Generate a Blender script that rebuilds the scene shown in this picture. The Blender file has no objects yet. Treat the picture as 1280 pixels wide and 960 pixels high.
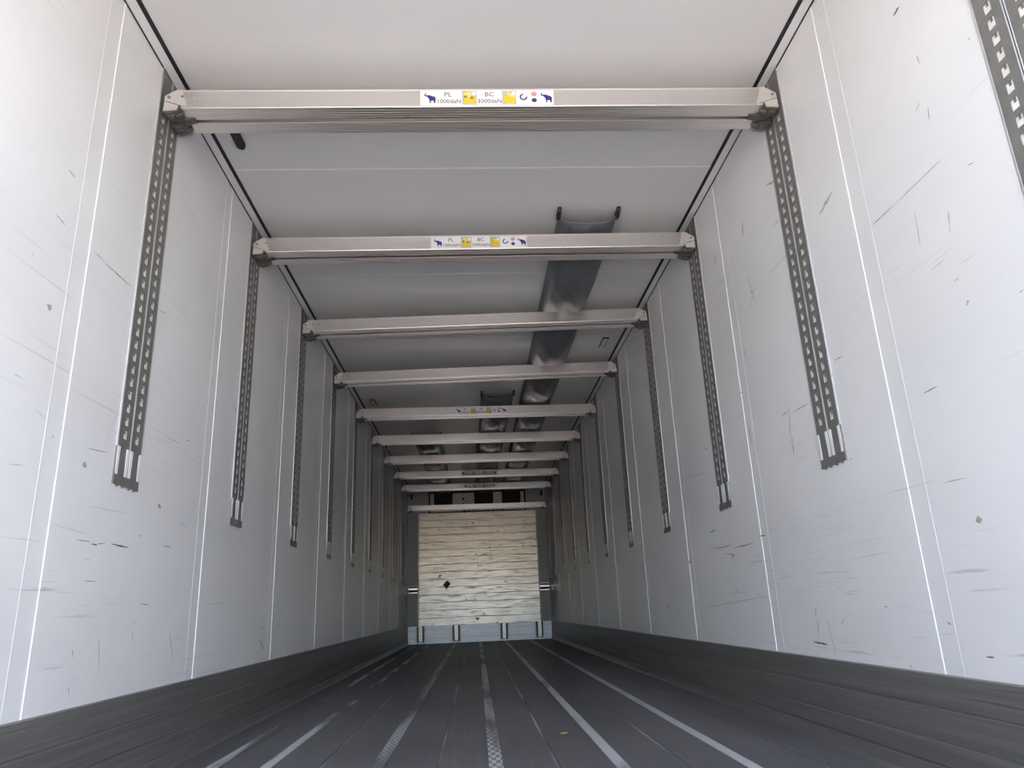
import bpy, math, random
from mathutils import Matrix, Vector

# ------------------------------------------------------------------ camera, sky, sun, exposure
scene = bpy.context.scene
COL = scene.collection
FPX = 904.7549
PITCH, YAW, ROLL = 0.3002, 0.0596, -0.0424
CAM = Vector((-0.057, 0.0, 0.5138))
_f = Vector((math.sin(YAW) * math.cos(PITCH), math.cos(YAW) * math.cos(PITCH), math.sin(PITCH)))
_r0 = Vector((math.cos(YAW), -math.sin(YAW), 0))
_u0 = _r0.cross(_f)
_r = _r0 * math.cos(ROLL) + _u0 * math.sin(ROLL)
_u = -_r0 * math.sin(ROLL) + _u0 * math.cos(ROLL)
cam_data = bpy.data.cameras.new('camera')
cam_data.sensor_width = 36.0
cam_data.lens = FPX / 1280.0 * 36.0
cam_data.clip_start = 0.02
cam_data.clip_end = 300
cam = bpy.data.objects.new('camera', cam_data)
M = Matrix((( _r.x, _u.x, -_f.x, CAM.x), (_r.y, _u.y, -_f.y, CAM.y), (_r.z, _u.z, -_f.z, CAM.z), (0, 0, 0, 1)))
cam.matrix_world = M
COL.objects.link(cam)
scene.camera = cam

world = bpy.data.worlds.new('world')
scene.world = world
world.use_nodes = True
wn = world.node_tree
wn.nodes.clear()
sky = wn.nodes.new('ShaderNodeTexSky')
sky.sky_type = 'NISHITA'
sky.sun_disc = False
sky.sun_elevation = math.radians(46)
sky.sun_rotation = math.radians(92)
sky.air_density = 1.0
sky.dust_density = 2.5
bg = wn.nodes.new('ShaderNodeBackground')
bg.inputs['Strength'].default_value = 0.28
wo = wn.nodes.new('ShaderNodeOutputWorld')
hs = wn.nodes.new('ShaderNodeHueSaturation')
hs.inputs['Saturation'].default_value = 0.80
wn.links.new(sky.outputs[0], hs.inputs['Color'])
tint = wn.nodes.new('ShaderNodeMix'); tint.data_type = 'RGBA'; tint.blend_type = 'MULTIPLY'
tint.inputs[0].default_value = 1.0
tint.inputs[7].default_value = (1.01, 0.985, 0.985, 1)
wn.links.new(hs.outputs[0], tint.inputs[6])
wn.links.new(tint.outputs[2], bg.inputs['Color'])
wn.links.new(bg.outputs[0], wo.inputs['Surface'])

sun_d = bpy.data.lights.new('sun', 'SUN')
sun_d.energy = 2.7
sun_d.angle = math.radians(0.55)
sun_d.color = (1.0, 0.93, 0.84)
sun = bpy.data.objects.new('sun', sun_d)
sun.rotation_euler = Vector((-0.69, 0.02, -0.72)).to_track_quat('-Z', 'Y').to_euler()
sun.location = (9, 0, 10)
COL.objects.link(sun)

scene.view_settings.view_transform = 'Standard'
scene.view_settings.look = 'None'
scene.view_settings.gamma = 1.0
scene.view_settings.use_curve_mapping = False
scene.view_settings.exposure = 2.57
scene.cycles.diffuse_bounces = 8
scene.cycles.max_bounces = 14

# ------------------------------------------------------------------ dimensions of the trailer (metres)
W = 1.23            # half width
H = 2.595           # ceiling
Y0 = -0.15           # open rear end
YB = 13.01          # front wall
ZK = 0.291          # top of kick plates
ZR = 0.955          # lower end of the rails
PITCHY = 1.1736     # rail spacing
YR = 2.397          # near edge of the first rail in view
RW = 0.185          # rail width
SEAM0 = 2.043       # first wall joint

def ray(px, py):
    return _r * ((px - 640) / FPX) - _u * ((py - 480) / FPX) + _f
def on_wall(px, py, x):
    d = ray(px, py)
    return CAM + d * ((x - CAM.x) / d.x)
def on_ceiling(px, py, z=H):
    d = ray(px, py)
    return CAM + d * ((z - CAM.z) / d.z)

# ------------------------------------------------------------------ node helpers
def new_mat(name):
    m = bpy.data.materials.new(name)
    m.use_nodes = True
    nt = m.node_tree
    b = nt.nodes['Principled BSDF']
    return m, nt, b
def pos_vec(nt, scale, coord='world'):
    if coord == 'world':
        g = nt.nodes.new('ShaderNodeNewGeometry'); out = g.outputs['Position']
    else:
        g = nt.nodes.new('ShaderNodeTexCoord'); out = g.outputs['Object']
    mp = nt.nodes.new('ShaderNodeVectorMath'); mp.operation = 'MULTIPLY'
    mp.inputs[1].default_value = scale
    nt.links.new(out, mp.inputs[0])
    return mp.outputs[0]
def noise(nt, scale, detail=3.0, rough=0.55, coord='world', s=1.0, dist=0.0):
    n = nt.nodes.new('ShaderNodeTexNoise')
    n.inputs['Scale'].default_value = s
    n.inputs['Detail'].default_value = detail
    n.inputs['Roughness'].default_value = rough
    n.inputs['Distortion'].default_value = dist
    nt.links.new(pos_vec(nt, scale, coord), n.inputs['Vector'])
    return n.outputs['Fac']
def ramp(nt, fac, a, b, lo=0.0, hi=1.0):
    r = nt.nodes.new('ShaderNodeMapRange')
    r.inputs['From Min'].default_value = a
    r.inputs['From Max'].default_value = b
    r.inputs['To Min'].default_value = lo
    r.inputs['To Max'].default_value = hi
    nt.links.new(fac, r.inputs['Value'])
    return r.outputs[0]
def mul(nt, a, b, op='MULTIPLY'):
    m = nt.nodes.new('ShaderNodeMath'); m.operation = op
    for i, v in enumerate((a, b)):
        if isinstance(v, (int, float)): m.inputs[i].default_value = v
        else: nt.links.new(v, m.inputs[i])
    return m.outputs[0]
def mix(nt, fac, a, b):
    m = nt.nodes.new('ShaderNodeMix'); m.data_type = 'RGBA'
    if isinstance(fac, (int, float)): m.inputs[0].default_value = fac
    else: nt.links.new(fac, m.inputs[0])
    for i, v in ((6, a), (7, b)):
        if isinstance(v, tuple): m.inputs[i].default_value = (*v, 1)
        else: nt.links.new(v, m.inputs[i])
    return m.outputs[2]
def bump(nt, b, h, strength, dist):
    n = nt.nodes.new('ShaderNodeBump')
    n.inputs['Strength'].default_value = strength
    n.inputs['Distance'].default_value = dist
    nt.links.new(h, n.inputs['Height'])
    nt.links.new(n.outputs[0], b.inputs['Normal'])
def simple(name, col, rough=0.5, metal=0.0, var=0.12, scale=(9, 9, 9), spec=0.5):
    m, nt, b = new_mat(name)
    n = noise(nt, scale, 4)
    dark = tuple(c * (1 - var) for c in col); light = tuple(min(1, c * (1 + var)) for c in col)
    nt.links.new(mix(nt, ramp(nt, n, 0.3, 0.7), dark, light), b.inputs['Base Color'])
    b.inputs['Roughness'].default_value = rough
    b.inputs['Metallic'].default_value = metal
    b.inputs['Specular IOR Level'].default_value = spec
    return m

def wall_material():
    m, nt, b = new_mat('wall_white_coating')
    cloud = noise(nt, (1.5, 0.9, 1.5), 4)
    c = mix(nt, ramp(nt, cloud, 0.35, 0.7), (0.74, 0.74, 0.73), (0.81, 0.81, 0.805))
    # long fine rub lines left by pallets
    lines = noise(nt, (3, 1.3, 95), 3, 0.6)
    area = noise(nt, (2, 0.8, 2.3), 3)
    f = mul(nt, ramp(nt, lines, 0.60, 0.70), ramp(nt, area, 0.46, 0.68, 0, 0.34))
    c = mix(nt, f, c, (0.30, 0.29, 0.28))
    # stronger wear at pallet height
    sep = nt.nodes.new('ShaderNodeSeparateXYZ')
    g = nt.nodes.new('ShaderNodeNewGeometry'); nt.links.new(g.outputs['Position'], sep.inputs[0])
    low = ramp(nt, sep.outputs['Z'], 1.25, 0.55, 0, 1)
    rub = noise(nt, (4, 2.2, 60), 4, 0.65)
    rubm = noise(nt, (3, 1.6, 5), 3)
    f2 = mul(nt, mul(nt, ramp(nt, rub, 0.60, 0.68), ramp(nt, rubm, 0.47, 0.66, 0, 0.5)), low)
    c = mix(nt, f2, c, (0.20, 0.19, 0.18))
    # small scuffs
    sc = noise(nt, (6, 7, 26), 4, 0.6)
    scm = noise(nt, (1, 1.1, 1.1), 2)
    f3 = mul(nt, ramp(nt, sc, 0.70, 0.78, 0, 0.40), ramp(nt, scm, 0.45, 0.65))
    c = mix(nt, f3, c, (0.16, 0.15, 0.14))
    # brown-grey grime far inside, where cargo rubs most
    far = ramp(nt, sep.outputs['Y'], 8.0, 12.5, 0, 1)
    gr = noise(nt, (2, 1.5, 3), 5, 0.65)
    f4 = mul(nt, far, ramp(nt, gr, 0.36, 0.66, 0.12, 0.65))
    c = mix(nt, f4, c, (0.36, 0.31, 0.27))
    nt.links.new(c, b.inputs['Base Color'])
    b.inputs['Roughness'].default_value = 0.34
    b.inputs['Specular IOR Level'].default_value = 0.45
    wob = noise(nt, (1.3, 1.0, 1.3), 2)
    bump(nt, b, wob, 0.25, 0.02)
    return m
def floor_material():
    m, nt, b = new_mat('floor_antislip_coating')
    n1 = noise(nt, (1.6, 0.7, 1), 5, 0.6)
    c = mix(nt, ramp(nt, n1, 0.3, 0.72), (0.092, 0.089, 0.095), (0.150, 0.146, 0.155))
    st = noise(nt, (70, 1.2, 1), 3)
    c = mix(nt, ramp(nt, st, 0.48, 0.75, 0, 0.35), c, (0.19, 0.185, 0.19))
    du = noise(nt, (3.2, 1.6, 1), 6, 0.7)
    c = mix(nt, ramp(nt, du, 0.58, 0.78, 0, 0.30), c, (0.27, 0.27, 0.28))
    nt.links.new(c, b.inputs['Base Color'])
    b.inputs['Roughness'].default_value = 0.52
    grain = noise(nt, (160, 160, 1), 2)
    bump(nt, b, grain, 0.35, 0.002)
    return m
def strip_material(name, tread, seed, worn_from, worn_to):
    m, nt, b = new_mat(name)
    sep = nt.nodes.new('ShaderNodeSeparateXYZ')
    g = nt.nodes.new('ShaderNodeNewGeometry'); nt.links.new(g.outputs['Position'], sep.inputs[0])
    ad = nt.nodes.new('ShaderNodeVectorMath'); ad.operation = 'ADD'; ad.inputs[1].default_value = (seed * 7.1, seed * 3.3, 0)
    nt.links.new(g.outputs['Position'], ad.inputs[0])
    sc = nt.nodes.new('ShaderNodeVectorMath'); sc.operation = 'MULTIPLY'; sc.inputs[1].default_value = (9, 1.0, 1)
    nt.links.new(ad.outputs[0], sc.inputs[0])
    nz = nt.nodes.new('ShaderNodeTexNoise'); nz.inputs['Scale'].default_value = 1.0; nz.inputs['Detail'].default_value = 4
    nt.links.new(sc.outputs[0], nz.inputs['Vector'])
    f = ramp(nt, nz.outputs['Fac'], worn_from, worn_to, 0.0, 1.0)
    light = (0.52, 0.53, 0.55)
    if tread:
        ck = nt.nodes.new('ShaderNodeTexChecker'); ck.inputs['Scale'].default_value = 1.0
        v = nt.nodes.new('ShaderNodeVectorMath'); v.operation = 'MULTIPLY'; v.inputs[1].default_value = (62, 20, 0.01) if seed == 5 else (95, 34, 0.01)
        nt.links.new(g.outputs['Position'], v.inputs[0]); nt.links.new(v.outputs[0], ck.inputs['Vector'])
        f = mul(nt, f, ramp(nt, ck.outputs['Fac'], 0, 1, 0.22, 1.0))
    nt.links.new(mix(nt, f, (0.115, 0.112, 0.117), light), b.inputs['Base Color'])
    b.inputs['Roughness'].default_value = 0.5
    return m
def kick_material():
    m, nt, b = new_mat('kick_plate_metal')
    st = noise(nt, (2, 0.7, 55), 4, 0.6)
    c = mix(nt, ramp(nt, st, 0.32, 0.7), (0.125, 0.120, 0.114), (0.20, 0.193, 0.183))
    sc = noise(nt, (5, 2.5, 90), 4)
    am = noise(nt, (2, 1.2, 3), 3)
    c = mix(nt, mul(nt, ramp(nt, sc, 0.64, 0.72), ramp(nt, am, 0.5, 0.65, 0, 0.5)), c, (0.42, 0.42, 0.42))
    c = mix(nt, mul(nt, ramp(nt, st, 0.66, 0.72), 0.6), c, (0.03, 0.03, 0.03))
    nt.links.new(c, b.inputs['Base Color'])
    b.inputs['Roughness'].default_value = 0.42
    b.inputs['Metallic'].default_value = 0.25
    return m
def alu_material(name, col, rough, metal=0.85, stain=0.3, coord='world'):
    m, nt, b = new_mat(name)
    br = noise(nt, (1.2, 40, 60), 3, coord=coord)
    c = mix(nt, ramp(nt, br, 0.3, 0.7), tuple(x * 0.96 for x in col), col)
    sm = noise(nt, (14, 14, 45), 4, 0.6, coord=coord)
    c = mix(nt, ramp(nt, sm, 0.66, 0.74, 0, stain), c, (0.22, 0.18, 0.15))
    nt.links.new(c, b.inputs['Base Color'])
    nt.links.new(ramp(nt, br, 0.3, 0.7, rough - 0.012, rough + 0.015), b.inputs['Roughness'])
    b.inputs['Metallic'].default_value = metal
    return m
def plank_material():
    m, nt, b = new_mat('scratched_aluminium_plank')
    n1 = noise(nt, (1.6, 1, 5), 5)
    sep = nt.nodes.new('ShaderNodeSeparateXYZ')
    g = nt.nodes.new('ShaderNodeNewGeometry'); nt.links.new(g.outputs['Position'], sep.inputs[0])
    yel = mix(nt, ramp(nt, sep.outputs['Z'], 0.7, 1.5), (0.78, 0.76, 0.73), (0.74, 0.66, 0.54))   # warmer, darker tone towards the upper planks
    c = mix(nt, ramp(nt, n1, 0.3, 0.7, 0, 0.5), yel, (0.58, 0.53, 0.46))
    am = noise(nt, (1.3, 1, 1.6), 3)
    s1 = noise(nt, (3.6, 1, 44), 5, 0.7)
    c = mix(nt, mul(nt, ramp(nt, s1, 0.535, 0.66), ramp(nt, am, 0.34, 0.58, 0.2, 0.85)), c, (0.20, 0.155, 0.115))
    s4 = noise(nt, (2.0, 1, 60), 3, 0.6)
    c = mix(nt, ramp(nt, s4, 0.60, 0.70, 0, 0.7), c, (0.92, 0.90, 0.86))
    s2 = noise(nt, (8, 1, 15), 4, 0.6)
    c = mix(nt, ramp(nt, s2, 0.645, 0.69, 0, 0.9), c, (0.06, 0.05, 0.045))
    s3 = noise(nt, (26, 1, 4.5), 3, 0.6)
    c = mix(nt, ramp(nt, s3, 0.69, 0.73, 0, 0.6), c, (0.10, 0.08, 0.07))
    nt.links.new(c, b.inputs['Base Color'])
    nt.links.new(ramp(nt, s1, 0.4, 0.7, 0.33, 0.52), b.inputs['Roughness'])
    b.inputs['Metallic'].default_value = 0.8
    return m
def duct_material():
    m, nt, b = new_mat('grey_duct_fabric')
    n1 = noise(nt, (4, 3, 4), 4)
    nt.links.new(mix(nt, ramp(nt, n1, 0.3, 0.7), (0.115, 0.120, 0.135), (0.16, 0.166, 0.182)), b.inputs['Base Color'])
    b.inputs['Roughness'].default_value = 0.43
    b.inputs['Specular IOR Level'].default_value = 0.5
    w = noise(nt, (7, 3, 7), 4, 0.55, dist=0.6)
    bump(nt, b, w, 0.45, 0.03)
    return m

MT = dict(
    wall=wall_material(), floor=floor_material(), kick=kick_material(),
    ceiling=simple('ceiling_coating', (0.725, 0.72, 0.71), 0.38, 0, 0.02, (1.2, 1.2, 1.2), 0.4),
    bead=simple('white_joint_bead', (0.84, 0.84, 0.83), 0.34, 0, 0.03),
    trim=simple('white_corner_profile', (0.79, 0.78, 0.77), 0.35, 0, 0.03),
    seal=simple('black_rubber_seal', (0.012, 0.011, 0.015), 0.55, 0, 0.2),
    rubber=simple('black_rubber', (0.012, 0.012, 0.013), 0.5, 0, 0.2),
    steel=simple('galvanised_steel', (0.235, 0.230, 0.215), 0.45, 0.4, 0.10, (25, 25, 25)),
    steel_light=simple('bright_galvanised_edge', (0.60, 0.60, 0.62), 0.36, 0.7, 0.06, (25, 25, 25)),
    steel_back=simple('pale_channel_back', (0.80, 0.79, 0.73), 0.6, 0.0, 0.12, (30, 30, 30)),
    dark=simple('dark_cast_latch', (0.17, 0.155, 0.145), 0.5, 0.5, 0.25, (40, 40, 40)),
    alu=alu_material('beam_aluminium', (0.85, 0.81, 0.775), 0.30, 1.0, 0.15),
    alu_plate=alu_material('bracket_aluminium', (0.70, 0.66, 0.62), 0.45, 0.6, 0.35),
    plank=plank_material(), duct=duct_material(),
    backwall=simple('front_wall_grey_coating', (0.50, 0.53, 0.55), 0.5, 0, 0.06, (2, 2, 2)),
    backkick=simple('pale_blue_kick_board', (0.76, 0.83, 0.92), 0.35, 0.25, 0.07, (4, 4, 12)),
    cream=simple('cream_cowl_panel', (0.80, 0.73, 0.62), 0.5, 0, 0.08, (5, 5, 5)),
    void=simple('black_shade_and_parts', (0.012, 0.012, 0.013), 0.7, 0, 0.2),
    white=simple('sticker_white', (0.86, 0.86, 0.88), 0.4, 0, 0.01),
    ink=simple('sticker_blue_ink', (0.035, 0.028, 0.20), 0.5, 0, 0.02),
    text=simple('sticker_grey_text', (0.20, 0.20, 0.21), 0.5, 0, 0.02),
    yellow=simple('sticker_yellow', (0.80, 0.56, 0.03), 0.5, 0, 0.08, (40, 40, 40)),
    yellow2=simple('sticker_pale_yellow', (0.86, 0.74, 0.16), 0.5, 0, 0.05),
    grey=simple('sticker_picture_grey', (0.50, 0.49, 0.46), 0.5, 0, 0.1),
    red=simple('sticker_red', (0.62, 0.06, 0.07), 0.5, 0, 0.05),
    scuff_dark=simple('scuff_black', (0.10, 0.095, 0.09), 0.6, 0, 0.3, (60, 60, 60)),
    scuff_grey=simple('scuff_grey', (0.48, 0.47, 0.45), 0.6, 0, 0.2, (60, 60, 60)),
    scuff_brown=simple('scuff_brown', (0.42, 0.37, 0.29), 0.6, 0, 0.25, (60, 60, 60)),
    scuff_red=simple('scuff_red', (0.62, 0.33, 0.27), 0.6, 0, 0.2, (60, 60, 60)),
    scuff_blue=simple('scuff_blue', (0.42, 0.60, 0.70), 0.6, 0, 0.2, (60, 60, 60)),
    scuff_navy=simple('scuff_navy', (0.08, 0.16, 0.32), 0.6, 0, 0.2, (60, 60, 60)),
    outer=simple('trailer_outer_skin', (0.75, 0.75, 0.75), 0.4, 0, 0.03),
    ground=simple('yard_concrete', (0.425, 0.38, 0.335), 0.85, 0, 0.12, (0.6, 0.6, 0.6)),
    leaf=simple('dry_yellow_leaf', (0.42, 0.33, 0.10), 0.6, 0, 0.2),
)

# ------------------------------------------------------------------ mesh helpers
class MB:
    def __init__(s): s.v = []; s.f = []; s.m = []
    def poly(s, pts, mi=0):
        n = len(s.v); s.v += [tuple(p) for p in pts]; s.f.append(tuple(range(n, n + len(pts)))); s.m.append(mi)
    def box(s, x0, x1, y0, y1, z0, z1, mi=0):
        n = len(s.v)
        s.v += [(x0, y0, z0), (x1, y0, z0), (x1, y1, z0), (x0, y1, z0), (x0, y0, z1), (x1, y0, z1), (x1, y1, z1), (x0, y1, z1)]
        for q in ((0, 3, 2, 1), (4, 5, 6, 7), (0, 1, 5, 4), (1, 2, 6, 5), (2, 3, 7, 6), (3, 0, 4, 7)):
            s.f.append(tuple(n + i for i in q)); s.m.append(mi)
    def prism(s, a, b, mi=0):
        """join two loops of equal length, capped"""
        n = len(s.v); k = len(a)
        s.v += [tuple(p) for p in a] + [tuple(p) for p in b]
        s.f.append(tuple(n + i for i in range(k))[::-1]); s.m.append(mi)
        s.f.append(tuple(n + k + i for i in range(k))); s.m.append(mi)
        for i in range(k):
            j = (i + 1) % k
            s.f.append((n + i, n + j, n + k + j, n + k + i)); s.m.append(mi)
    def extrude_x(s, prof, x0, x1, mi=0):
        s.prism([(x0, p[0], p[1]) for p in prof], [(x1, p[0], p[1]) for p in prof], mi)
    def extrude_y(s, prof, y0, y1, mi=0):
        s.prism([(p[0], y0, p[1]) for p in prof], [(p[0], y1, p[1]) for p in prof], mi)
    def extrude_z(s, prof, z0, z1, mi=0):
        s.prism([(p[0], p[1], z0) for p in prof], [(p[0], p[1], z1) for p in prof], mi)
    def disc_y(s, cx, cz, r, y0, y1, n=16, mi=0):
        pr = [(cx + r * math.cos(2 * math.pi * i / n), cz + r * math.sin(2 * math.pi * i / n)) for i in range(n)]
        s.extrude_y(pr, y0, y1, mi)
    def mesh(s, name, mats, smooth=False):
        me = bpy.data.meshes.new(name)
        me.from_pydata(s.v, [], s.f)
        import bmesh
        bm = bmesh.new(); bm.from_mesh(me)
        bmesh.ops.recalc_face_normals(bm, faces=bm.faces)
        bm.to_mesh(me); bm.free()
        for m in (mats if isinstance(mats, (list, tuple)) else [mats]): me.materials.append(MT[m])
        for p, i in zip(me.polygons, s.m):
            p.material_index = i; p.use_smooth = smooth
        return me
    def build(s, name, mats, parent=None, smooth=False):
        return obj(name, s.mesh(name, mats, smooth), parent)
def obj(name, me, parent=None, loc=None):
    o = bpy.data.objects.new(name, me)
    COL.objects.link(o)
    if parent: o.parent = parent
    if loc: o.location = loc
    return o
def tag(o, label=None, cat=None, group=None, kind=None):
    if label: o['label'] = label
    if cat: o['category'] = cat
    if group: o['group'] = group
    if kind: o['kind'] = kind
    return o
def thing(name, label, cat, loc=(0, 0, 0), group=None):
    o = bpy.data.objects.new(name, None)
    o.empty_display_size = 0.1
    COL.objects.link(o); o.location = loc
    return tag(o, label, cat, group)
def copy_tree(o, parent=None):
    c = o.copy(); COL.objects.link(c); c.parent = parent
    for ch in list(o.children): copy_tree(ch, c)
    return c
def bevel(o, w, seg=2):
    b = o.modifiers.new('bevel', 'BEVEL'); b.width = w; b.segments = seg; b.limit_method = 'ANGLE'
    return o
rng = random.Random(4)

# ------------------------------------------------------------------ the setting
g = MB(); g.box(-60, 60, -60, 60, -1.45, -1.25)
tag(g.build('ground', 'ground'), 'pale concrete yard below the open rear of the trailer', 'ground', kind='structure')

# walls
seams = [SEAM0 + PITCHY * k for k in range(-1, 10)]
wall_obj = {}
for side, s in (('left', -1), ('right', 1)):
    m = MB()
    xs = sorted((s * (W + 0.02), s * (W + 0.085)))
    m.box(xs[0], xs[1], Y0, YB + 0.08, -0.12, H + 0.08)
    w = tag(m.build('wall_' + side, 'outer'), 'white coated %s side wall of the trailer' % side, 'wall', kind='structure')
    wall_obj[s] = w
    edges = [Y0] + seams + [YB]
    def slab(y0, y1, depth, name):
        b = MB()
        q = sorted((s * (W + depth), s * (W + 0.02)))
        b.box(q[0], q[1], y0, y1, 0.0, H - 0.003)
        return b.build(name, 'wall', w)
    for k in range(len(edges) - 1):
        a = edges[k] + (0.043 if k else 0)
        e = edges[k + 1] - (0.043 if k + 1 < len(edges) - 1 else 0)
        slab(a, e, 0.0, 'wall_panel')
    for y in seams:
        slab(y - 0.043, y + 0.043, 0.002, 'joint_strip')
        for yy in (y - 0.043, y + 0.043):
            b = MB()
            h = 0.0007; wd = 0.0017
            pr = [(s * (W + 0.002), yy - wd), (s * (W - h * 0.6), yy - wd * 0.7), (s * (W - h), yy), (s * (W - h * 0.6), yy + wd * 0.7), (s * (W + 0.002), yy + wd)]
            b.extrude_z(pr, ZK - 0.005, H - 0.004)
            b.build('joint_bead', 'bead', w, smooth=False)

# kick plates along the floor
for side, s in (('left', -1), ('right', 1)):
    m = MB()
    zs = [(0.0, ZK), (0.010, ZK - 0.003), (0.012, 0.205), (0.009, 0.202), (0.009, 0.199), (0.012, 0.196), (0.013, 0.118), (0.010, 0.115), (0.010, 0.112),
          (0.014, 0.109), (0.016, 0.055), (0.013, 0.052), (0.013, 0.049), (0.018, 0.046), (0.025, 0.012), (0.032, 0.0), (0.0, 0.0)]
    m.extrude_y([(s * (W - d), z) for d, z in zs], Y0, YB)
    tag(m.build('baseboard_' + side, 'kick'), 'dark scuffed metal kick plate along the %s wall' % side, 'kick plate', kind='structure')

# floor : planks with joint strips
m = MB(); m.box(-W - 0.02, W + 0.02, Y0, YB + 0.08, -0.12, -0.012)
floor = tag(m.build('floor', 'floor'), 'dark grey ribbed trailer floor with worn pale strips', 'floor', kind='structure')
joints = [-1.04, -0.832, -0.625, -0.416, -0.203, -0.002, 0.206, 0.414, 0.62, 0.815, 1.03]
halfw = {-1.04: 0.022, -0.832: 0.020, -0.416: 0.024, -0.002: 0.024, 0.414: 0.021, 0.815: 0.020}
ed = [-W] + joints + [W]
for k in range(len(ed) - 1):
    a = ed[k] + (halfw.get(ed[k], 0.006) if k else 0); e = ed[k + 1] - (halfw.get(ed[k + 1], 0.006) if k + 1 < len(ed) - 1 else 0)
    b = MB(); b.box(a + 0.001, e - 0.001, Y0, YB, -0.012, 0.0)
    b.build('floor_plank', 'floor', floor)
for k, x in enumerate(joints):
    hw = halfw.get(x, 0.006)
    wide = hw > 0.01
    key = 'strip%d' % k
    if wide:
        wf, wt = {-0.002: (0.40, 0.55), -0.416: (0.41, 0.56), 0.414: (0.30, 0.46), 0.815: (0.32, 0.50)}.get(x, (0.42, 0.54))
        MT[key] = strip_material('floor_joint_strip_%d' % k, x in (-0.002, -0.416), k, wf, wt)
    else:
        MT[key] = strip_material('floor_joint_line_%d' % k, False, k, 0.45, 0.80)
    b = MB(); b.box(x - hw, x + hw, Y0, YB, -0.012, 0.0012 if wide else -0.002)
    b.build('joint_strip', key, floor)

# ceiling
m = MB(); m.box(-W - 0.02, W + 0.02, Y0, YB + 0.08, H + 0.02, H + 0.085)
ceil = tag(m.build('ceiling', 'outer'), 'white coated trailer ceiling in wide panels', 'ceiling', kind='structure')
cs = [Y0, 0.752, 1.926, 3.10] + [3.10 + PITCHY * k for k in range(1, 9)] + [YB]
for k in range(len(cs) - 1):
    b = MB(); b.box(-1.176, 1.176, cs[k] + 0.0015, cs[k + 1] - 0.0015, H, H + 0.02)
    b.build('ceiling_panel', 'ceiling', ceil)
    if k:
        b = MB(); b.box(-1.176, 1.176, cs[k] - 0.004, cs[k] + 0.004, H - 0.0012, H + 0.004)
        b.build('joint_bead', 'bead', ceil)
for n, s in ((1, -1), (2, 1)):
    b = MB()
    def bar(x0, x1, z0, z1):
        q = sorted((s * x0, s * x1)); b.box(q[0], q[1], Y0, YB, z0, z1)
    bar(1.190, 1.2245, H - 0.004, H + 0.02)
    t = tag(b.build('trim_%d' % n, 'trim'), 'white corner profile between ceiling and %s wall' % ('left' if s < 0 else 'right'), 'trim', kind='structure')
    b = MB(); bar(1.1735, 1.190, H - 0.003, H + 0.018); b.build('wide_seal', 'seal', t)
    b = MB(); bar(1.2245, 1.2305, H - 0.006, H + 0.018); b.build('narrow_seal', 'seal', t)

# ------------------------------------------------------------------ distinctive scuffs on the side walls, read off the photograph
def scuffs(s, groups):
    x = s * W
    for mat, items in groups.items():
        b = MB()
        for it in items:
            if len(it) == 3:                                    # blob : px, py, radius px
                c = on_wall(it[0], it[1], x); r = it[2] * c.y / FPX * 0.85
                n = 11
                b.poly([(x - s * 0.0007, c.y + r * 1.3 * math.cos(6.2832 * i / n) * rng.uniform(0.45, 1.1), c.z + r * math.sin(6.2832 * i / n) * rng.uniform(0.45, 1.1)) for i in range(n)])
            else:                                               # streak : from, to, width px
                p = on_wall(it[0], it[1], x); q = on_wall(it[2], it[3], x)
                d = Vector((0, q.y - p.y, q.z - p.z)); L = d.length
                if L < 1e-5: continue
                nrm = Vector((0, -d.z, d.y)) / L
                wdt = it[4] * p.y / FPX * 0.55
                k = 7; up = []; dn = []
                for i in range(k + 1):
                    t = i / k; base = p.lerp(q, t); prof = math.sin(math.pi * min(0.97, max(0.03, t))) ** 0.6
                    up.append(base + nrm * wdt * prof * rng.uniform(0.3, 1.0)); dn.append(base - nrm * wdt * prof * rng.uniform(0.3, 1.0))
                for i in range(k):
                    b.poly([(x - s * 0.0007, v.y, v.z) for v in (dn[i], dn[i + 1], up[i + 1], up[i])])
        o = b.build('scuff_marks', mat, wall_obj[s]); o['kind'] = 'stuff'
scuffs(-1, dict(
    scuff_dark=[(116, 313, 130, 326, 1.0), (133, 330, 164, 359, 1.3), (200, 388, 207, 393, 1.0), (95, 675, 113, 677, 1.2), (114, 680, 121, 681, 2.6),
                (122, 680, 131, 679, 1.2), (138, 680, 152, 682, 1.6), (145, 682, 160, 684, 2.4), (203, 682, 213, 684, 1.2), (108, 560, 134, 566, 1.0),
                (123, 796, 124, 842, 1.0), (90, 812, 91, 822, 1.4), (85, 858, 86, 868, 1.2), (165, 790, 166, 800, 1.2), (105, 726, 120, 727, 1.0),
                (175, 755, 186, 756, 1.0), (234, 550, 237, 552, 1.6), (292, 508, 297, 516, 1.2), (174, 668, 176, 671, 1.4)],
    scuff_grey=[(70, 268, 82, 282, 3.5), (86, 212, 94, 222, 4), (40, 316, 41, 320, 3), (44, 512, 57, 523, 1.2), (112, 633, 160, 642, 1.0), (65, 655, 110, 668, 1.0),
                (150, 505, 130, 560, 0.8), (205, 545, 225, 555, 1.0), (188, 555, 192, 560, 1.2), (106, 698, 112, 700, 1.4), (212, 790, 216, 830, 2.2), (325, 800, 330, 812, 5)],
    scuff_brown=[(62, 384, 6.5), (106, 581, 5.5), (199, 633, 5), (66, 546, 2)],
    scuff_blue=[(16, 467, 28, 473, 2.5), (224, 652, 234, 659, 4), (10, 580, 28, 582, 2)],
))
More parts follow.
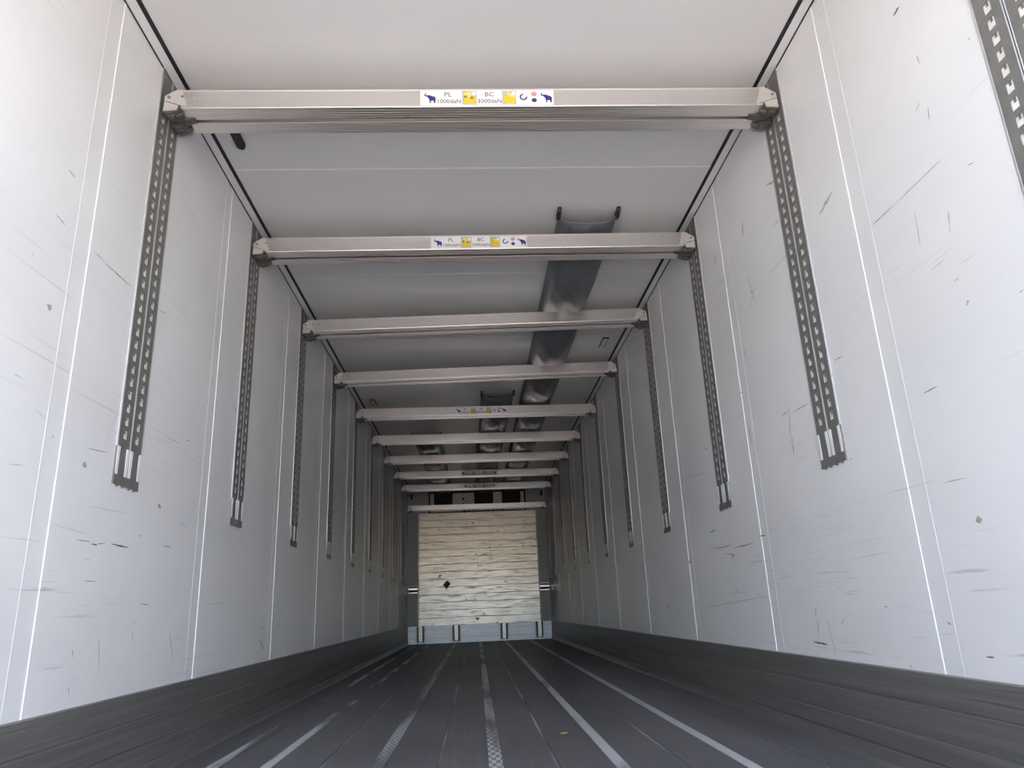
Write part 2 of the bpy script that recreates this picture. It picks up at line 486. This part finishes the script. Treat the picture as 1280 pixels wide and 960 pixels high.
scuffs(1, dict(
    scuff_dark=[(1091, 281, 1116, 258, 1.6), (1117, 257, 1178, 198, 0.9), (1143, 263, 1151, 309, 1.2), (1154, 492, 1172, 483, 2.0), (1117, 20, 1124, 8, 6),
                (1210, 207, 1217, 203, 2.0), (1192, 352, 1199, 348, 1.2), (1164, 338, 1180, 325, 0.8), (978, 520, 987, 512, 1.2), (992, 515, 1011, 504, 0.9), (1043, 451, 1053, 445, 1.2),
                (918, 685, 942, 679, 1.4), (896, 686, 915, 681, 0.9), (925, 492, 929, 489, 1.2), (968, 282, 973, 276, 1.0), (812, 592, 815, 601, 1.6), (950, 670, 958, 669, 1.4),
                (1017, 802, 1035, 806, 3), (1022, 775, 1024, 798, 1.4), (1034, 772, 1046, 822, 1.0), (1020, 760, 1020, 772, 1.6), (835, 758, 837, 761, 2.5), (1052, 780, 1056, 773, 1.2),
                (1184, 777, 1189, 781, 2.4), (1233, 821, 1243, 822, 2.6), (1138, 830, 1140, 836, 1.4), (920, 735, 922, 741, 1.2), (1105, 758, 1110, 759, 1.5), (1178, 604, 1209, 597, 0.9),
                (721, 684, 715, 688, 3), (709, 660, 712, 705, 2), (726, 678, 727, 690, 1.6), (881, 560, 885, 562, 1.2), (1274, 366, 1280, 362, 1.2)],
    scuff_grey=[(935, 345, 946, 384, 2.2), (945, 352, 938, 386, 2.0), (1025, 268, 1040, 240, 7), (960, 80, 964, 70, 5), (1146, 70, 1150, 80, 5), (1145, 140, 1150, 128, 4), (1212, 48, 3),
                (1185, 262, 1188, 290, 4), (986, 505, 989, 560, 3), (990, 545, 993, 572, 4), (1105, 345, 1130, 330, 1), (1200, 330, 1220, 318, 1), (890, 530, 893, 560, 2.2), (1165, 330, 1190, 310, 1),
                (930, 435, 934, 450, 2), (1060, 700, 1110, 690, 1), (880, 760, 960, 745, 1), (1209, 380, 2.5), (1100, 620, 1170, 600, 0.8), (850, 600, 884, 590, 0.8), (1000, 300, 960, 345, 1.2),
                (936, 531, 940, 556, 4)],
    scuff_brown=[(1160, 134, 1162, 151, 3), (928, 278, 929, 296, 5), (1224, 650, 6), (893, 315, 895, 335, 3), (1210, 377, 3), (940, 365, 3)],
    scuff_red=[(958, 232, 968, 226, 4), (905, 692, 922, 694, 2.0), (916, 696, 4), (862, 702, 3), (1017, 466, 2)],
    scuff_navy=[(887, 666, 895, 662, 2.6), (1062, 575, 1066, 573, 1.0)],
))

# ------------------------------------------------------------------ perforated rails
ORD = ['first', 'second', 'third', 'fourth', 'fifth', 'sixth', 'seventh', 'eighth', 'ninth', 'tenth']
def rail_meshes(s):
    """meshes of one rail, local origin at its near lower corner on the wall face"""
    X = lambda v: -s * v                                        # v : away from the wall into the trailer
    zt = H - 0.006 - ZR
    out = []
    def q(b, u0, u1, v0, v1, z0, z1, mi=0):
        xs = sorted((X(v0), X(v1))); b.box(xs[0], xs[1], u0, u1, z0, z1, mi)
    b = MB(); q(b, 0.001, RW - 0.001, 0.0, 0.0008, 0.004, zt); out.append(('channel_back', b.mesh('channel_back', 'steel_back')))
    # plates with real holes
    P = 0.0465; z_first = 0.170; nh = int((zt - z_first - 0.03) / P)
    for (u0, u1) in ((0.0100, 0.0865), (0.0985, 0.1750)):
        b = MB(); uc = (u0 + u1) / 2; hw = 0.0115; hh = 0.0145; va, vb = 0.0032, 0.0042
        q(b, u0, uc - hw, va, vb, 0.0, zt); q(b, uc + hw, u1, va, vb, 0.0, zt)
        z = 0.0
        for k in range(nh):
            c = z_first + k * P
            q(b, uc - hw, uc + hw, va, vb, z, c - hh); z = c + hh
            q(b, uc - hw * 0.3, uc + hw * 0.3, 0.0008, 0.0020, c + 0.004, c + hh)      # dark block standing in for shade in the hole's upper part
        q(b, uc - hw, uc + hw, va, vb, z, zt)
        out.append(('perforated_plate', b.mesh('perforated_plate', 'steel')))
    # thin bright folded edges
    for (u0, u1) in ((0.0010, 0.0080), (0.0868, 0.0905), (0.0945, 0.0982), (0.1770, 0.1840)):
        b = MB(); c = (u0 + u1) / 2; h = (u1 - u0) / 2
        pr = [(X(0.0), u0), (X(0.0040), u0), (X(0.0050), c - h * 0.4), (X(0.0050), c + h * 0.4), (X(0.0040), u1), (X(0.0), u1)]
        b.extrude_z(pr, 0.125, zt)
        out.append(('folded_edge', b.mesh('folded_edge', 'steel_light')))
    for (u0, u1) in ((0.0080, 0.0100), (0.0905, 0.0945), (0.1750, 0.1770)):
        b = MB(); q(b, u0, u1, 0.0008, 0.0014, 0.125, zt); out.append(('edge_gap', b.mesh('edge_gap', 'seal')))
    # lower end : pressed bright ramps and a notched end cap
    for (u0, u1) in ((0.006, 0.022), (0.070, 0.088), (0.097, 0.115), (0.163, 0.180)):
        b = MB()
        b.prism([(X(0.003), u0, 0.032), (X(0.003), u1, 0.032), (X(0.0050), u1, 0.032), (X(0.0050), u0, 0.032)],
                [(X(0.003), u0, 0.125), (X(0.003), u1, 0.125), (X(0.0066), u1, 0.125), (X(0.0066), u0, 0.125)])
        out.append(('end_ramp', b.mesh('end_ramp', 'bead')))
    b = MB()
    q(b, 0.0, RW, 0.0, 0.0046, 0.0, 0.010)
    q(b, 0.0, 0.009, 0.0, 0.0040, 0.010, 0.125); q(b, 0.0865, 0.0985, 0.0, 0.0040, 0.010, 0.125); q(b, 0.176, RW, 0.0, 0.0040, 0.010, 0.125)
    for u in (0.03, 0.07, 0.115, 0.155): q(b, u - 0.006, u + 0.006, 0.001, 0.005, -0.006, 0.0)
    out.append(('end_cap', b.mesh('end_cap', 'steel')))
    return out
rail_y = [YR + PITCHY * k for k in range(-1, 9)] + [12.775]
for side, s in (('left', -1), ('right', 1)):
    parts = rail_meshes(s)
    for k, y in enumerate(rail_y):
        if k == 0: lab = 'perforated steel rail on the %s wall, between the rear opening and first beam' % side
        else: lab = 'perforated steel rail on the %s wall at the %s beam from the rear' % (side, ORD[k - 1])
        t = thing('perforated_rail', lab, 'rail', (s * W, y, ZR), 'perforated rails on the side walls')
        for n, me in parts: obj(n, me, t)

# ------------------------------------------------------------------ load beams
BD = 0.157; BH = 0.085
def beam_profile():
    pts = []
    h = BD / 2; z0 = -BH / 2; z1 = BH / 2
    pts += [(-h, z0 + 0.002), (-h, z1 - 0.0065), (-h - 0.0022, z1 - 0.006), (-h - 0.0022, z1 - 0.002), (-h + 0.001, z1), (h - 0.003, z1), (h, z1 - 0.003), (h, z0 + 0.002)]
    def ribs(a, b, n):
        r = []; st = (a - b) / n
        for i in range(n):
            y = a - i * st
            r += [(y - 0.0002, z0), (y - st * 0.70, z0), (y - st * 0.70 - 0.0001, z0 + 0.0005), (y - st + 0.0001, z0 + 0.0005)]
        return r
    pts += ribs(h - 0.0005, 0.012, 5)
    pts += [(0.0105, z0), (0.0105, z0 + 0.024), (-0.0075, z0 + 0.024), (-0.0075, z0)]
    pts += ribs(-0.009, -h + 0.0005, 5)
    return pts
prof = beam_profile()
def beam_body():
    b = MB()
    def endx(z): return 1.148 + 0.022 * (z + BH / 2) / BH
    a = [(-endx(z), y, z) for y, z in prof]; c = [(endx(z) + 0.004, y, z) for y, z in prof]
    b.prism(a, c)
    return b.mesh('beam_profile', 'alu')
def bracket(s):
    """tapered side plates and lower jaw of one beam end"""
    b = MB(); x = lambda v: s * v
    for y0, y1 in ((-BD / 2 - 0.0045, -BD / 2 - 0.0005), (BD / 2 + 0.0005, BD / 2 + 0.0045)):
        pl = [(x(1.125), -0.040), (x(1.150), 0.041), (x(1.165), 0.0415), (x(1.211), 0.012), (x(1.213), -0.012), (x(1.195), -0.016)]
        b.extrude_y(pl, y0, y1)
        jw = [(x(1.158), -0.030), (x(1.205), -0.016), (x(1.214), -0.013), (x(1.214), -0.055), (x(1.165), -0.052)]
        b.extrude_y(jw, y0 + 0.002, y1 + 0.002)
    return b.mesh('end_bracket', 'alu_plate')
def latch(s):
    b = MB(); x = lambda v: s * v
    def q(a, c, y0, y1, z0, z1):
        xs = sorted((x(a), x(c))); b.box(xs[0], xs[1], y0, y1, z0, z1)
    for y in (-0.052, 0.040):
        b.extrude_y([(x(1.150), -0.034), (x(1.2215), -0.030), (x(1.2215), -0.058), (x(1.195), -0.062), (x(1.165), -0.054)], y - 0.022, y + 0.022)
        q(1.178, 1.204, y - 0.012, y + 0.012, -0.068, -0.056)
        b.extrude_y([(x(1.145), -0.046), (x(1.170), -0.054), (x(1.172), -0.066), (x(1.150), -0.058)], y - 0.006, y + 0.006)
    b.extrude_y([(x(1.115), -0.036), (x(1.19), -0.038), (x(1.20), -0.050), (x(1.15), -0.054), (x(1.115), -0.0445)], -0.022, 0.010)
    return b.mesh('locking_latch', 'dark')
def rivets(s):
    b = MB(); b.disc_y(s * 1.196, 0.004, 0.0062, -BD / 2 - 0.0075, -BD / 2 - 0.0040, 12)
    return b.mesh('rivet', 'steel')
def pin_hole(s, v, r):
    b = MB(); b.disc_y(s * v, 0.008, r, -BD / 2 - 0.0049, -BD / 2 - 0.0035, 14)
    return b.mesh('pin_hole', 'dark')
body_me = beam_body()
br = {s: bracket(s) for s in (-1, 1)}; la = {s: latch(s) for s in (-1, 1)}; ri = {s: rivets(s) for s in (-1, 1)}
ph = pin_hole(-1, 1.146, 0.0055)
bolt_b = MB(); bolt_b.disc_y(-1.105, 0.008, 0.0075, -BD / 2 - 0.002, -BD / 2 + 0.001, 14); bolt_me = bolt_b.mesh('bolt', 'steel_light')

# sticker pieces (local: x along the beam, z up, facing the rear)
YS = -BD / 2 - 0.0010
SW = 0.53; SH = 0.068; SX = -0.228
def flat(b, pts, lvl, mi=0):
    b.extrude_y(pts, YS - 0.0006 - 0.0004 * lvl, YS - 0.0001 - 0.0004 * (lvl - 1), mi)
def rect(x0, x1, z0, z1): return [(x0, z0), (x1, z0), (x1, z1), (x0, z1)]
def U(u): return SX + SW * u
def V(v): return -0.0035 + SH * (v - 0.5)
bull = [(.19, .98), (.07, .88), (.02, .73), (.09, .67), (.20, .66), (.33, .56), (.42, .42), (.46, .26), (.50, .05), (.60, .04), (.58, .25), (.80, .28), (.86, .05), (.96, .06), (1.0, .40), (.98, .55), (.87, .64), (.62, .70), (.56, .76), (.30, .77), (.15, .76), (.14, .86), (.23, .95)]
def sticker_meshes():
    out = []
    b = MB(); flat(b, rect(U(0), U(1), V(0), V(1)), 0); out.append(('capacity_sticker', b.mesh('capacity_sticker', 'white'), 'white capacity sticker', 0))
    for u0 in (0.028, 0.90):
        b = MB(); flat(b, [(U(u0 + 0.086 * a), V(0.12 + 0.76 * c)) for a, c in bull], 1)
        out.append(('bull_emblem', b.mesh('bull_emblem', 'ink'), 'dark blue bull emblem', 1))
    for (u0, u1) in ((0.312, 0.420), (0.612, 0.716)):
        first = u0 < 0.5
        b = MB()
        flat(b, rect(U(u0), U(u1), V(0.04), V(0.98)), 1, 0)
        w = u1 - u0
        flat(b, [(U(u0 + .10 * w), V(.12)), (U(u1 - .03 * w), V(.06)), (U(u1 - .03 * w), V(.56)), (U(u0 + .5 * w), V(.60)), (U(u0 + .10 * w), V(.72))], 2, 1)
        if first:
            flat(b, [(U(u0 + .10 * w), V(.60)), (U(u0 + .62 * w), V(.52)), (U(u0 + .62 * w), V(.92)), (U(u0 + .30 * w), V(.90)), (U(u0 + .10 * w), V(.78))], 3, 2)
            flat(b, rect(U(u0 + .14 * w), U(u0 + .32 * w), V(.50), V(.66)), 4, 3)
            flat(b, rect(U(u0 + .56 * w), U(u0 + .76 * w), V(.42), V(.58)), 4, 3)
        else:
            flat(b, [(U(u0 + .15 * w), V(.56)), (U(u1 - .05 * w), V(.54)), (U(u0 + .72 * w), V(.76)), (U(u0 + .30 * w), V(.74))], 3, 2)
            flat(b, rect(U(u0 + .42 * w), U(u0 + .50 * w), V(.60), V(.95)), 4, 2); flat(b, rect(U(u0 + .24 * w), U(u0 + .44 * w), V(.58), V(.64)), 4, 3)
        flat(b, rect(U(u0 + .70 * w), U(u1 - .06 * w), V(.66), V(.92)), 3, 4)
        out.append(('cargo_picture', b.mesh('cargo_picture', ['grey', 'yellow', 'yellow2', 'text', 'white']), 'yellow cargo picture', 1))
    # round arrow mark
    b = MB(); n = 18; cx, cz = U(0.772), V(0.55); R1, R2 = 0.0155, 0.0095
    for i in range(n):
        a0 = math.radians(95 + 270 * i / n); a1 = math.radians(95 + 270 * (i + 1) / n)
        flat(b, [(cx + R2 * math.cos(a0), cz + R2 * math.sin(a0)), (cx + R1 * math.cos(a0), cz + R1 * math.sin(a0)), (cx + R1 * math.cos(a1), cz + R1 * math.sin(a1)), (cx + R2 * math.cos(a1), cz + R2 * math.sin(a1))], 1)
    out.append(('ring_mark', b.mesh('ring_mark', 'ink'), 'dark blue open ring', 1))
    b = MB(); n = 16; cx, cz = U(0.852), V(0.76); R1, R2 = 0.0105, 0.0068
    for i in range(n):
        a0 = 6.2832 * i / n; a1 = 6.2832 * (i + 1) / n
        flat(b, [(cx + R2 * math.cos(a0), cz + R2 * math.sin(a0)), (cx + R1 * math.cos(a0), cz + R1 * math.sin(a0)), (cx + R1 * math.cos(a1), cz + R1 * math.sin(a1)), (cx + R2 * math.cos(a1), cz + R2 * math.sin(a1))], 1)
    flat(b, [(cx - .0055, cz - .004), (cx + .0055, cz - .004), (cx, cz + .0055)], 1)
    out.append(('red_ring_mark', b.mesh('red_ring_mark', 'red'), 'red ring with a triangle', 1))
    b = MB(); flat(b, [(cx + .0105 * math.cos(6.2832 * i / n), V(.32) + .0095 * math.sin(6.2832 * i / n)) for i in range(n)], 1)
    out.append(('blue_disc_mark', b.mesh('blue_disc_mark', 'ink'), 'blue disc', 1))
    for txt, u, v, size in (('PL', 0.205, 0.60, 0.030), ('1000daN', 0.213, 0.14, 0.0265), ('BC', 0.515, 0.60, 0.030), ('3000daN', 0.517, 0.14, 0.0265)):
        cu = bpy.data.curves.new('lettering', 'FONT'); cu.body = txt; cu.size = size; cu.align_x = 'CENTER'; cu.extrude = 0.0002; cu.resolution_u = 2
        cu.offset = 0.0004
        o = bpy.data.objects.new('lettering', cu); COL.objects.link(o)
        bpy.context.view_layer.update()
        me = bpy.data.meshes.new_from_object(o.evaluated_get(bpy.context.evaluated_depsgraph_get()))
        bpy.data.objects.remove(o)
        me.transform(Matrix.Translation((U(u), YS - 0.0010, V(v))) @ Matrix.Rotation(math.pi / 2, 4, 'X'))
        me.materials.clear(); me.materials.append(MT['text'])
        me.name = 'lettering'
        out.append(('lettering', me, None, 1))
    return out
stick = sticker_meshes()

# height (left, right) of each beam's centre, its front face and whether it has a sticker
beam_spec = [(2.4530, 2.4615, True, 0.0), (2.4500, 2.4530, True, -0.028), (2.4515, 2.494, False, 0), (2.4510, 2.496, False, 0), (2.452, 2.443, True, 0.0),
             (2.452, 2.444, False, 0), (2.4505, 2.447, False, 0), (2.454, 2.444, True, -0.01), (2.4545, 2.4445, True, 0.0), (2.254, 2.2455, False, 0)]
beam_lab = ['aluminium load beam with a sticker, first from the open rear end', 'aluminium load beam with a sticker, second from the open rear end',
            'tilted aluminium load beam without sticker, third from the open rear end', 'tilted aluminium load beam without sticker, fourth from the open rear end',
            'aluminium load beam with a sticker, fifth from the open rear end', 'plain aluminium load beam just beyond the fifth, stickered one',
            'plain aluminium load beam, seventh from the open rear end', 'aluminium load beam with a sticker, eighth from the open rear end',
            'aluminium load beam with a sticker, nearest above the cooling outlets', 'low aluminium load beam crossing in front of the black cooling outlets']
for k, (zl, zr, st, dx) in enumerate(beam_spec):
    yc = rail_y[k + 1] + RW / 2
    t = thing('load_beam', beam_lab[k], 'beam', (0, yc, (zl + zr) / 2), 'load beams across the trailer')
    t.rotation_euler = (0, -math.atan2(zr - zl, 2.3), 0)
    obj('beam_profile', body_me, t)
    for s in (-1, 1):
        e = obj('end_bracket', br[s], t); obj('rivet', ri[s], e)
        if s < 0: obj('pin_hole', ph, e)
        l = obj('locking_latch', la[s], t); tag(l, 'dark metal latch')
    obj('bolt', bolt_me, t)
    if st:
        base = None
        for n, me, lab, lvl in stick:
            o = obj(n, me, base if lvl else t)
            if not lvl: base = o; o.location.x = dx
            if lab: o['label'] = lab

# ------------------------------------------------------------------ fabric air ducts under the ceiling
def duct(name_lab, x0a, x1a, x0b, x1b, ya, yb, seed):
    t = thing('air_duct', name_lab, 'duct', ((x0a + x1a) / 2, ya, H), 'fabric air ducts under the ceiling')
    ox, oy, oz = t.location
    r = random.Random(seed)
    ph1, ph2 = r.uniform(0, 6), r.uniform(0, 6)
    nY = int((yb - ya) / 0.05); nT = 22
    v = []; f = []
    for i in range(nY + 1):
        q = i / nY; y = ya + (yb - ya) * q
        xa = x0a + (x0b - x0a) * q; xb = x1a + (x1b - x1a) * q
        k = (y - (YR + RW / 2)) / PITCHY                        # integer above a beam
        sag = 0.5 - 0.5 * math.cos(2 * math.pi * k)
        dep = 0.078 + 0.045 * sag ** 0.8
        if y - ya < 0.55: dep = min(dep, 0.055 + 0.09 * (y - ya) / 0.55)
        for j in range(nT + 1):
            a = math.pi * j / nT
            cx = -math.cos(a); sz = math.sin(a)
            x = (xa + xb) / 2 + (xb - xa) / 2 * math.copysign(abs(cx) ** 0.8, cx)
            wr = 0.006 * math.sin(9 * y + 5 * cx + ph1) * sz + 0.004 * math.sin(23 * y - 9 * cx + ph2) * sz + 0.004 * math.sin(13 * cx + 4 * y) * sz
            z = H - 0.004 - dep * sz ** 0.75 - (wr if y - ya > 0.1 else 0)
            yy = y + (0.035 * sz if i == 0 else 0)
            v.append((x - ox, yy - oy, z - oz))
    n = nT + 1
    for i in range(nY):
        for j in range(nT):
            f.append((i * n + j, i * n + j + 1, (i + 1) * n + j + 1, (i + 1) * n + j))
    me = bpy.data.meshes.new('duct_sleeve'); me.from_pydata(v, [], f); me.materials.append(MT['duct'])
    for p in me.polygons: p.use_smooth = True
    o = obj('duct_sleeve', me, t)
    sm = o.modifiers.new('thickness', 'SOLIDIFY'); sm.thickness = 0.003; sm.offset = 0
    for x in (x0a, x1a):
        b = MB()
        b.extrude_x([(-0.035, 0.0), (0.05, 0.0), (0.06, -0.030), (0.03, -0.036), (-0.02, -0.02)], x - ox - 0.011, x - ox + 0.011)
        h = bevel(b.build('mounting_clip', 'rubber', t), 0.003)
        c = MB(); c.box(x - ox - 0.004, x - ox + 0.004, -0.026, -0.018, -0.022, -0.012); c.build('clip_screw', 'steel', h)
    return t
duct('long grey fabric air duct nearest the right wall, ending at the second beam', 0.452, 0.778, 0.45, 0.775, 3.50, 12.93, 1)
duct('shorter grey fabric air duct in the middle, starting before the fifth beam', 0.048, 0.372, -0.03, 0.290, 6.95, 12.93, 2)
duct('shortest grey fabric air duct, the one nearest the left wall', -0.785, -0.445, -0.755, -0.435, 8.66, 12.93, 3)

# ------------------------------------------------------------------ small ceiling fittings
t = thing('ceiling_clip', 'black rounded rubber clip on the ceiling behind the first beam', 'clip', (-1.078, 2.80, H))
b = MB()
pr = [(-0.020, -0.16), (0.020, -0.16), (0.020, 0.09), (0.015, 0.105), (0.006, 0.112), (-0.006, 0.112), (-0.015, 0.105), (-0.020, 0.09)]
b.extrude_z(pr, -0.022, 0.0); bevel(b.build('clip_body', 'rubber', t), 0.005)
b = MB(); b.box(-0.006, 0.006, -0.05, -0.038, -0.0255, -0.0215); b.build('clip_screw', 'steel', t)
for x, y, lab in ((1.055, 5.60, 'small slotted grey fitting on the ceiling between third and fourth beams'), (-1.06, 7.23, 'small slotted grey fitting on the ceiling beside the fifth beam')):
    t = thing('ceiling_fitting', lab, 'fitting', (x, y, H), 'slotted fittings on the ceiling')
    b = MB(); b.box(-0.026, 0.026, -0.115, 0.115, -0.008, 0.0); bevel(b.build('base_plate', 'rubber', t), 0.003)
    for k in range(5):
        b = MB(); b.box(-0.019, 0.019, -0.096 + k * 0.042, -0.066 + k * 0.042, -0.011, -0.008); b.build('slat', 'steel_back', t)
for x, y, lab in ((-1.172, 9.47, 'tiny pale clip at the ceiling edge, left wall, before the seventh beam'), (-1.178, 10.75, 'tiny pale clip at the ceiling edge, left wall, behind the eighth beam'),
                  (1.178, 9.70, 'tiny pale clip at the ceiling edge, right wall, behind the seventh beam'), (1.178, 10.95, 'tiny pale clip at the ceiling edge, right wall, behind the eighth beam')):
    t = thing('edge_clip', lab, 'clip', (x, y, H), 'tiny clips along the ceiling edge')
    b = MB(); b.box(-0.012, 0.012, -0.05, 0.05, -0.012, -0.004); bevel(b.build('clip_plate', 'steel_light', t), 0.002)
    b = MB(); b.box(-0.005, 0.005, -0.01, 0.03, -0.024, -0.012); b.build('clip_tab', 'steel', t)

# ------------------------------------------------------------------ front end of the trailer
m = MB(); m.box(-W - 0.02, W + 0.02, YB, YB + 0.08, -0.12, H + 0.02)
back = tag(m.build('wall_back', 'backwall'), 'blue-grey front end wall of the trailer', 'wall', kind='structure')
m = MB(); m.box(-W + 0.012, W - 0.012, 12.955, YB, 0.0, 0.281)
bb = tag(m.build('baseboard_back', 'backkick'), 'pale blue board along the foot of the front end wall', 'kick board', kind='structure')
m = MB(); m.box(-W + 0.012, W - 0.012, 12.951, 12.955, 0.082, 0.088); m.build('board_groove', 'backwall', bb)
m = MB(); m.box(-W + 0.012, W - 0.012, 12.951, 12.955, 0.222, 0.227); m.build('board_groove', 'backwall', bb)
for k, x in enumerate((-1.005, -0.403, 0.407, 1.012)):
    t = thing('spacer_channel', 'upright metal channel on the foot board, %s from the left wall' % ORD[k], 'channel', (x, 12.955, 0.024), 'upright channels on the foot board')
    b = MB(); b.box(-0.052, 0.052, -0.006, 0.0, 0.0, 0.258); b.build('channel_back', 'void', t)
    b = MB(); b.box(-0.034, 0.034, -0.022, -0.006, 0.01, 0.258); bevel(b.build('channel_web', 'steel_light', t), 0.004)
    for s in (-1, 1):
        b = MB(); xs = sorted((s * 0.053, s * 0.074)); b.box(xs[0], xs[1], -0.010, 0.0, 0.0, 0.258)
        fl = b.build('perforated_flange', 'white', t)
        for j in range(4):
            b = MB(); b.box(xs[0] + 0.006, xs[1] - 0.006, -0.0105, -0.0095, 0.045 + j * 0.056, 0.061 + j * 0.056); b.build('slot', 'void', fl)

# plank bulkhead
t = thing('plank_bulkhead', 'scratched bulkhead of horizontal aluminium planks at the front end', 'bulkhead', (0, 12.94, 0.281))
zb0, zb1 = 0.281, 2.170; n = 15; ph_ = (zb1 - zb0) / n
b = MB(); b.box(-1.040, 1.045, 0.018, 0.045, 0.0, zb1 - zb0); b.build('backing_frame', 'dark', t)
for k in range(n):
    z0 = k * ph_ + 0.0022; z1 = (k + 1) * ph_ - 0.0022
    off = rng.uniform(-0.002, 0.002)
    b = MB(); b.box(-1.030, 1.035, off, 0.018, z0, z1); bevel(b.build('plank', 'plank', t), 0.002, 1)
for s, x in ((-1, -1.046), (1, 1.042)):
    b = MB(); b.box(x, x + 0.008 if s > 0 else x + 0.012, -0.006, 0.045, 0.0, zb1 - zb0); b.build('edge_trim', 'alu_plate', t)
b = MB(); b.extrude_y([(-0.62, 0.66), (-0.555, 0.59), (-0.487, 0.675), (-0.535, 0.732), (-0.575, 0.715)], -0.0055, -0.0022)
tag(b.build('dark_patch', 'scuff_dark', t), 'dark torn diamond patch')

# bump rails beside the bulkhead
for side, x0, x1, zc in (('left', -1.215, -1.055, 0.884), ('right', 1.055, 1.215, 0.852)):
    t = thing('bump_rail', 'double aluminium bump rail between bulkhead and %s wall' % side, 'bump rail', ((x0 + x1) / 2, YB, zc), 'bump rails beside the bulkhead')
    hw = (x1 - x0) / 2
    b = MB(); b.box(-hw, hw, -0.012, 0.0, -0.062, 0.062); b.build('rail_back', 'void', t)
    b = MB(); b.box(-hw, hw, -0.035, -0.012, -0.008, 0.028); bevel(b.build('rail_bar', 'alu', t), 0.004)
    b = MB(); b.box(-hw, hw, -0.035, -0.012, -0.062, -0.040); bevel(b.build('rail_bar', 'alu', t), 0.004)
    b = MB(); b.box(-hw, hw, -0.028, -0.012, 0.050, 0.062); b.build('rail_bar', 'alu_plate', t)

# cooling unit cowl with three outlets
t = thing('cooling_cowl', 'cream cooling cowl with three black outlets above the bulkhead', 'cooling unit', (0, YB, 2.185))
yc0 = -0.075
def cw(name, mat, x0, x1, z0, z1, y0=yc0, y1=0.0):
    b = MB(); b.box(x0, x1, y0, y1, z0 - 2.185, z1 - 2.185); return b.build(name, mat, t)
cw('cowl_frame', 'void', -0.855, 0.872, 2.185, 2.545, yc0 + 0.03)
for (x0, x1) in ((-0.825, -0.757), (-0.430, -0.045), (0.290, 0.446), (0.778, 0.842)):
    bevel(cw('cowl_panel', 'cream', x0, x1, 2.215, 2.515, yc0, yc0 + 0.03), 0.004)
cw('lower_ledge', 'cream', -0.825, 0.842, 2.19, 2.213, yc0, yc0 + 0.03)
for k in range(9):
    x = -0.25 + k * 0.085
    cw('ledge_slot', 'void', x, x + 0.05, 2.195, 2.208, yc0 - 0.002, yc0 + 0.01)
for (x0, x1) in ((-0.757, -0.430), (-0.045, 0.290), (0.446, 0.778)):
    cw('outlet', 'void', x0, x1, 2.225, 2.53, yc0 + 0.012, yc0 + 0.03)  # flat black slab painted in for the shade inside each opening
b = MB(); cx, cz = -0.243, 0.205
b.extrude_y([(cx - 0.022, cz), (cx + 0.022, cz), (cx + 0.014, cz + 0.04), (cx - 0.012, cz + 0.04)], yc0 - 0.002, yc0)
b.box(cx - 0.012, cx + 0.012, yc0 - 0.002, yc0, cz + 0.085, cz + 0.098); b.box(cx - 0.018, cx + 0.018, yc0 - 0.002, yc0, cz - 0.072, cz - 0.058)
tag(b.build('pictogram', 'void', t), 'small black marks')
for x, side in ((-1.160, 'left'), (1.163, 'right')):
    t = thing('wall_clip', 'upright black rubber clip on the front end wall, between cowl and %s wall' % side, 'clip', (x, YB, 2.43), 'black clips on the front end wall')
    b = MB(); b.box(-0.018, 0.018, -0.03, 0.0, 0.0, 0.10); bevel(b.build('clip_body', 'rubber', t), 0.008)
    b = MB(); b.box(-0.006, 0.006, -0.033, -0.03, 0.07, 0.08); b.build('clip_screw', 'steel', t)

# dry leaf crumb on the floor
p = CAM + ray(705, 917) * (-(CAM.z) / ray(705, 917).z)
b = MB(); b.extrude_z([(-0.016, -0.003), (-0.004, -0.010), (0.010, -0.006), (0.018, 0.004), (0.004, 0.009), (-0.010, 0.006)], 0.0, 0.004)
o = b.build('dry_leaf', 'leaf'); o.location = (p.x, p.y, 0.0005)
tag(o, 'crumb of dry yellow leaf lying on the dark floor', 'leaf')
